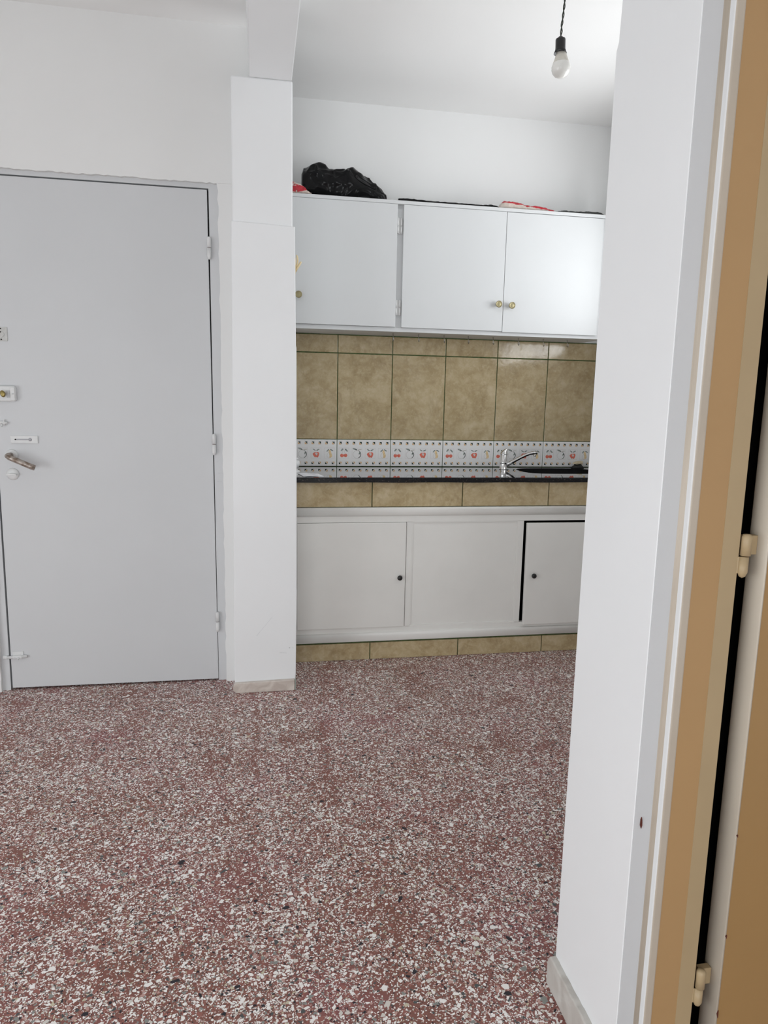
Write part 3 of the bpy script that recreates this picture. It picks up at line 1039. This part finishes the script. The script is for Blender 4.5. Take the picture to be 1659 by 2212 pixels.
# apple
art([(760, 352), (800, 322), (835, 330), (868, 318), (905, 335), (912, 375), (895, 430), (878, 462), (852, 462), (832, 448), (812, 462), (790, 448), (758, 400), (746, 372)], 3)
art([(800, 345), (845, 340), (872, 360), (852, 412), (832, 405)], 7, 2)
art(ell(782, 262, 40, 14, 30), 4); art(ell(878, 264, 44, 16, -25), 4)
art(ell(806, 280, 9, 9), 1, 2); art(ell(858, 282, 10, 7, -20), 1, 2)
# pear
art([(1150, 268), (1182, 262), (1200, 300), (1212, 350), (1232, 400), (1228, 445), (1200, 468), (1160, 466), (1168, 420), (1160, 370), (1146, 320)], 5)
art(ring(1172, 410, 70, 65, 90, 215, 14), 6); art([(1118, 372), (1123, 374), (1150, 310), (1145, 308)], 6)
art(ell(1122, 282, 42, 16, -50), 4); art(ell(1222, 272, 44, 16, 32), 4)
art(ell(1146, 254, 9, 9), 1, 2); art(ell(1198, 254, 11, 8, 20), 1, 2)


def clip_x(pts, lo):
    out = []
    for i in range(len(pts)):
        p, q = pts[i], pts[(i + 1) % len(pts)]
        if p[0] >= lo:
            out.append(p)
        if (p[0] < lo) != (q[0] < lo):
            t = (lo - p[0]) / (q[0] - p[0])
            out.append((lo, p[1] + t * (q[1] - p[1])))
    return out


for i in range(6):
    xl = 0.1245 + 0.2865 * i + 0.0015
    x0 = max(xl, 0.166)
    x1 = min(xl + TW, 1.835)
    b.box(x0, x1, YF, 3.6935, 0.8880, 1.0268, bev=0.0012, mi=0)
    for pts, mi, layer in ART:
        if i == 0:
            pts = clip_x(pts, (0.168 - xl) / TW * 1345)
        else:
            pts = [(min(x, (1.834 - xl) / TW * 1345), y) for x, y in pts]
        if len(pts) < 3 or max(p[0] for p in pts) - min(p[0] for p in pts) < 1:
            continue
        # glaze print sits on the tile face
        f = b.poly([(xl + x / 1345 * TW, YF - 0.00015 - 0.00012 * layer, 1.0265 - y / 680 * TH) for x, y in pts], mi)
        if f.normal.y > 0:
            f.normal_flip()
fb = b.build('fruit_border', FM, splash)
fb['label'] = 'white border tiles printed with cherries, peach, apple and pear'

# ------------------------------------------------------------------ mixer tap
FXc, FYc = 1.285, 3.561
tap = thing('kitchen_faucet', (FXc, FYc, CZ1), 'chrome single-lever mixer tap on the black worktop', 'faucet')
b = MB()
b.lathe([(0.0215, 0.0), (0.0215, 0.004), (0.0192, 0.006), (0.0190, 0.035), (0.0194, 0.0365), (0.0190, 0.038), (0.0188, 0.0775), (0.0175, 0.079)], (FXc, FYc, CZ1), seg=36)
b.build('body', M['chrome'], tap)
b = MB()


def cap_fn(u, v):
    a = 2 * math.pi * v
    # sheared dome rising towards its beak at the right
    r = 0.0203 * (1 - 0.96 * u ** 1.7)
    return (FXc + r * math.cos(a) + 0.024 * u ** 2.8, FYc + r * math.sin(a) * (1 - 0.35 * u) - 0.006 * u, CZ1 + 0.0800 + 0.0368 * u)


b.grid(cap_fn, 18, 36, closed_v=True)
b.lathe([(0.0200, 0.0785), (0.0206, 0.0800), (0.0206, 0.0840), (0.0190, 0.087)], (FXc, FYc, CZ1), seg=36)
b.build('lever', M['chrome'], tap)
b = MB()
sp = [(1.297, 0.9070), (1.318, 0.9180), (1.345, 0.9340), (1.372, 0.9495), (1.396, 0.9620), (1.418, 0.9715), (1.440, 0.9765), (1.458, 0.9772)]
b.tube([(x, FYc - 0.20 * (x - 1.297), z) for x, z in sp], [0.0118, 0.0105, 0.0092, 0.0086, 0.0083, 0.0084, 0.0090, 0.0088], seg=20)
so = b.build('spout', M['chrome'], tap)
b = MB()
b.lathe([(0.0070, 0.0), (0.0075, 0.0015), (0.0075, 0.012), (0.006, 0.013)], (1.447, FYc - 0.030, 0.9580), seg=20)
b.build('aerator', M['steel'], so)

# ------------------------------------------------------------------ small things on the worktop
b = MB()
pp = [(0.185, 3.345), (0.282, 3.344), (0.300, 3.222), (0.205, 3.207)]


def sheet(u, v):
    a = Vector((*pp[3], 0)).lerp(Vector((*pp[2], 0)), u)
    c = Vector((*pp[0], 0)).lerp(Vector((*pp[1], 0)), u)
    p = a.lerp(c, v)
    return (p.x, p.y, CZ1 + 0.0012 + 0.0015 * (v ** 2) * (1 - u) + 0.0012 * math.sin(u * 5))


b.grid(sheet, 12, 12)
for k in range(7):
    v0, v1 = 0.16 + 0.11 * k, 0.175 + 0.11 * k
    for u0, u1 in ((0.12, 0.50), (0.55, 0.86 - 0.05 * (k % 3))):
        q = [sheet(u0, v0), sheet(u1, v0), sheet(u1, v1), sheet(u0, v1)]
        b.poly([(x, y, z + 0.0003) for x, y, z in q], 1)
po = b.build('paper_sheet', [M['paper'], M['ink']])
mo = po.modifiers.new('thickness', 'SOLIDIFY')
mo.thickness = 0.0006
mo.offset = 0
tag(po, 'white printed sheet of paper lying on the worktop beside the pier', 'paper')

b = MB()
b.lathe([(0.0, 0.0), (0.0380, 0.0), (0.0385, 0.003), (0.0365, 0.0045), (0.0375, 0.0075), (0.0300, 0.013), (0.0200, 0.0185), (0.0205, 0.0215), (0.0300, 0.026), (0.0375, 0.036), (0.0385, 0.044), (0.0350, 0.054),
         (0.0280, 0.0600), (0.0260, 0.0620), (0.0320, 0.0635), (0.0310, 0.0665), (0.0200, 0.0740), (0.008, 0.078), (0.007, 0.081), (0.0085, 0.085), (0.0, 0.088)], (0.1640, 3.400, CZ1), seg=40)
tag(b.build('lidded_jar', M['porcelain']), 'white footed round jar mostly hidden behind the pier edge', 'jar')

# dark cloth with a cream sponge at the right end of the sink
b = MB()


def rag(u, v):
    a = 2 * math.pi * v
    r = 1 - 0.12 * math.sin(3 * a) * u
    x = 1.752 + 0.040 * math.cos(a) * r * (1 - u * 0.85)
    y = 3.655 + 0.022 * math.sin(a) * r * (1 - u * 0.85)
    n = noise.noise(Vector((x * 40, y * 40, u * 3)))
    return (x, y, CZ1 + 0.0005 + 0.024 * u ** 0.75 + 0.005 * n * u)


b.grid(rag, 10, 40, closed_v=True)
tag(b.build('dish_cloth', M['blackknob']), 'crumpled black dish cloth behind the right end of the sink', 'cloth')
b = MB()
b.prism([(1.7250, 0.9075), (1.7300, 0.9125), (1.745, 0.9195), (1.776, 0.9230), (1.776, 0.9110), (1.742, 0.9035)], 'y', 3.6400, 3.6720, bev=0.003)
tag(b.build('sponge', plain('cream_sponge', (0.70, 0.60, 0.42), 0.8, var=0.2, scale=60)), 'cream sponge on the black dish cloth by the sink', 'sponge')

# ------------------------------------------------------------------ wall cabinet
UX0, UX1 = 0.165, 1.745
uc = thing('wall_cabinet', (0.95, 3.57, 1.565), 'long white wall cabinet with three flat doors and round brass knobs', 'cabinet')
b = MB()
b.box(UX0, UX1, 3.446, 3.694, 1.565, 1.586, bev=0.0015)
b.box(UX0, UX1, 3.452, 3.694, 2.128, 2.150)
b.box(UX0, UX0 + 0.018, 3.452, 3.694, 1.586, 2.130)
b.box(UX1 - 0.04, UX1, 3.448, 3.694, 1.586, 2.130)
b.box(0.640, 0.706, 3.449, 3.694, 1.586, 2.130)
b.box(UX0, UX1, 3.675, 3.694, 1.586, 2.130)
b.build('carcass', M['cab'], uc)
b = MB(); b.box(UX0 - 0.0, UX1 + 0.008, 3.4275, 3.694, 2.1480, 2.1640, bev=0.002)
b.build('top_board', M['cab'], uc)


def brass_knob(x, z, parent):
    k = MB()
    k.lathe([(0.0, 0.0020), (0.0090, 0.0012), (0.0122, 0.0026), (0.0135, 0.0), (0.0158, 0.0008), (0.0164, 0.004), (0.0150, 0.0085), (0.0085, 0.0115), (0.0070, 0.018), (0.0095, 0.026)], (x, 3.404, z), (0, 1, 0), seg=30)
    o = k.build('knob', M['brass'], parent)
    o['label'] = 'round brass knob'
    return o


for x0, x1, z0, z1, kx, kz in ((0.167, 0.6585, 1.5860, 2.1475, 0.194, 1.7150), (0.6880, 1.1968, 1.5850, 2.1470, 1.1685, 1.7120), (1.1988, 1.7020, 1.5815, 2.1460, 1.2365, 1.7085)):
    b = MB(); b.box(x0, x1, 3.430, 3.4455, z0, z1, bev=0.0018)
    dd = b.build('door', M['cab'], uc)
    brass_knob(kx, kz, dd)
for z0, z1 in ((2.018, 2.088), (1.642, 1.713)):
    h = MB()
    zm = (z0 + z1) / 2 - 0.001
    for xx in (0.6635, 0.6800):
        h.tube([(xx, 3.4395, zm + 0.001), (xx, 3.4395, z1)], 0.0045, seg=12)
        h.tube([(xx, 3.4395, z0), (xx, 3.4395, zm - 0.001)], 0.0045, seg=12)
    h.box(0.6600, 0.6870, 3.4430, 3.450, z0, z1)
    h.box(0.6600, 0.6675, 3.4350, 3.4356, zm - 0.001, zm + 0.001, mi=1)
    h.build('hinge', [M['hard'], M['scuff']], uc)

# cup hooks in a row under the cabinet
HY = 3.535
proto = None
for x in (0.669, 0.799, 0.931, 1.057, 1.189, 1.324, 1.460, 1.592):
    if proto is None:
        h = MB()
        pts = [(x, HY, 1.5665), (x, HY, 1.549)]
        pts += [(x + 0.0005, HY - 0.0075 + 0.0085 * math.cos(a), 1.5385 + 0.0105 * math.sin(a)) for a in [math.radians(d) for d in range(50, -215, -20)]]
        h.tube(pts, [0.0016, 0.0016] + [0.0016] * (len(pts) - 3) + [0.0013], seg=8)
        h.lathe([(0.0, -0.0022), (0.0042, -0.0020), (0.0042, 0.0)], (x, HY, 1.5655), seg=14)
        proto = h.build('cup_hook', M['steel'], uc)
        px0 = x
    else:
        c = proto.copy()
        COL.objects.link(c)
        c.parent = uc
        c.location = proto.location + Vector((x - px0, 0, 0))

# ------------------------------------------------------------------ bags on top of the wall cabinet
TZ = 2.1645


def lerp_tab(tab, t):
    for (a, va), (c, vc) in zip(tab, tab[1:]):
        if t <= c:
            k = (t - a) / (c - a)
            k = k * k * (3 - 2 * k) * 0.5 + k * 0.5
            return va + (vc - va) * k
    return tab[-1][1]


def heap(name, mat, x0, x1, yc, dy, tab, rough, freq, seed, label, cat, facet=0.0, nu=110, nv=72, crease=0.012, sq=0.7, fold=0.0):
    """A bag or film heap: height profile along x, rounded section across y, crumpled by ridged noise."""
    mb = MB()

    def fn(u, v):
        a = 2 * math.pi * v
        x = x0 + (x1 - x0) * u
        h = lerp_tab(tab, x)
        c, s = math.cos(a), math.sin(a)
        end = min(1.0, (4 * u * (1 - u)) ** (sq * 0.7) * 1.35)
        yy = math.copysign(abs(c) ** 0.7, c) * dy * (0.35 + 0.65 * end)
        zz = (math.copysign(abs(s) ** 0.75, s) * 0.5 + 0.5) * h
        p = Vector((x * freq, (yc + yy) * freq + seed, zz * freq * 1.3))
        rdg = 1 - abs(noise.noise(p)) * 2.2
        rdg2 = 1 - abs(noise.noise(p * 2.7 + Vector((5, 3, 1)))) * 2.2
        rdg3 = max(0.0, 1 - abs(noise.noise(p * 1.6 + Vector((7, 8, 2)))) * 7.0)
        d = rough * ((rdg - 0.45) + 0.45 * (rdg2 - 0.45) + fold * rdg3) * (0.25 + 0.75 * end)
        d -= crease * math.exp(-((noise.noise(p * 0.55 + Vector((9, 1, 4)))) / 0.07) ** 2) * end
        z = TZ + 0.0008 + max(0.0, zz + d * (0.6 * s + 0.4))
        return (x + d * 0.35 * noise.noise(p + Vector((2, 2, 2))), yc + yy + d * c, z)
    mb.grid(fn, nu, nv, closed_v=True)
    o = mb.build(name, mat)
    return tag(o, label, cat)


BAG = ((0.212, 0.105), (0.222, 0.130), (0.245, 0.138), (0.28, 0.145), (0.32, 0.148), (0.338, 0.138), (0.36, 0.144), (0.43, 0.143), (0.47, 0.134), (0.52, 0.106), (0.55, 0.080), (0.585, 0.058), (0.607, 0.042), (0.612, 0.030))
BAG = tuple((x * 1.0125, h * 1.0125 + 0.0085) for x, h in BAG)
heap('garbage_bag', M['bag'], BAG[0][0], BAG[-1][0], 3.545, 0.062, BAG,
     0.013, 8.5, 3.0, 'crumpled black rubbish bag lying on top of the wall cabinet', 'bag', crease=0.010, sq=0.38, fold=0.28, nu=200, nv=120)
heap('plastic_bag', M['redbag'], 0.166, 0.255, 3.454, 0.022,
     ((0.166, 0.054), (0.19, 0.046), (0.215, 0.034), (0.24, 0.016), (0.255, 0.010)),
     0.005, 30.0, 8.0, 'red and white plastic bag beside the pier, left of the black bag', 'bag', nu=50, nv=36, crease=0.003)
heap('plastic_bag', M['redband'], 1.165, 1.455, 3.480, 0.030,
     ((1.165, 0.012), (1.178, 0.028), (1.192, 0.041), (1.215, 0.040), (1.27, 0.033), (1.32, 0.024), (1.345, 0.026), (1.40, 0.020), (1.455, 0.012)),
     0.004, 26.0, 2.2, 'flattened red and white plastic bag above the middle cabinet door', 'bag', nu=80, nv=36, crease=0.002)
heap('plastic_sheet', M['bag'], 0.668, 1.165, 3.475, 0.026,
     ((0.668, 0.018), (0.70, 0.019), (0.80, 0.0150), (0.95, 0.0140), (1.08, 0.0135), (1.12, 0.018), (1.15, 0.017), (1.165, 0.012)),
     0.0016, 30.0, 6.4, 'thin black plastic sheet lying flat between the rubbish bag and the red bag', 'plastic sheet', nu=110, nv=24, crease=0.001)
heap('plastic_sheet', M['browntrash'], 1.455, 1.715, 3.475, 0.026,
     ((1.455, 0.010), (1.50, 0.0135), (1.58, 0.0135), (1.62, 0.0165), (1.66, 0.015), (1.69, 0.017), (1.715, 0.012)),
     0.003, 34.0, 1.4, 'dark crumpled film lying on the right end of the wall cabinet', 'plastic sheet', nu=80, nv=24, crease=0.001)

# ------------------------------------------------------------------ hook on the pier's kitchen side
wh = thing('wall_hook', (0.1565, 3.0, 1.75), 'cream plastic double coat hook on the kitchen side of the pier', 'hook')
b = MB()
b.box(0.1545, 0.1580, 2.985, 3.015, 1.735, 1.800, bev=0.0015)
b.build('back_plate', M['cream'], wh)
b = MB()
b.tube([(0.157, 3.0, 1.765), (0.1645, 3.0, 1.772), (0.1668, 3.0, 1.790), (0.1650, 3.0, 1.806), (0.1615, 3.0, 1.8120)], [0.005, 0.0045, 0.0040, 0.0036, 0.0030], seg=12)
b.build('upper_prong', M['cream'], wh)
b = MB()
b.tube([(0.157, 3.0, 1.7480), (0.1650, 3.0, 1.7620), (0.1745, 3.0, 1.7760), (0.1790, 3.0, 1.7840), (0.1795, 3.0, 1.7870)], [0.005, 0.0048, 0.0044, 0.0042, 0.0036], seg=12)
b.build('lower_prong', M['cream'], wh)

# ------------------------------------------------------------------ bare bulb
BXc, BYc = 0.972, 2.33
bl = thing('pendant_bulb', (BXc, BYc, 2.671), 'bare white bulb in a black holder hanging on a twisted dark cord', 'light bulb')
b = MB()
path = [(0.970, 2.672), (0.972, 2.58), (0.9715, 2.50), (0.970, 2.479), (0.9685, 2.455), (0.9655, 2.43), (0.9660, 2.415), (0.9645, 2.398)]
fine = []
for i in range(len(path) - 1):
    for k in range(8):
        t = k / 8
        fine.append((path[i][0] + (path[i + 1][0] - path[i][0]) * t, path[i][1] + (path[i + 1][1] - path[i][1]) * t))
fine.append(path[-1])
for ph in (0, math.pi):
    b.tube([(x + 0.0021 * math.cos(z * 130 + ph), BYc + 0.0021 * math.sin(z * 130 + ph), z) for x, z in fine], 0.0018, seg=8)
b.build('cord', M['cord'], bl)
b = MB()
b.lathe([(0.0, 0.1220), (0.006, 0.1220), (0.0085, 0.1180), (0.0150, 0.1150), (0.0158, 0.1120), (0.0158, 0.0900), (0.0162, 0.0840), (0.0205, 0.0725), (0.0190, 0.0725), (0.0150, 0.082)], (0.9685, BYc, 2.277), (-0.035, 0, 1), seg=30)
b.build('bulb_holder', M['blackknob'], bl)
b = MB()
b.lathe([(0.0, 0.0), (0.010, 0.0018), (0.020, 0.0075), (0.0270, 0.0165), (0.0300, 0.0270), (0.0295, 0.0350), (0.0268, 0.0430), (0.0262, 0.0445)], (0.972, BYc, 2.277), (-0.035, 0, 1), seg=36)
gb = b.build('bulb', M['bulb'], bl)
b = MB()
b.lathe([(0.0262, 0.0440), (0.0255, 0.0460), (0.0215, 0.0560), (0.0180, 0.0660), (0.0152, 0.0740), (0.0140, 0.0780), (0.0130, 0.084)], (0.972, BYc, 2.277), (-0.035, 0, 1), seg=36)
b.build('bulb_collar', M['bulbneck'], gb)
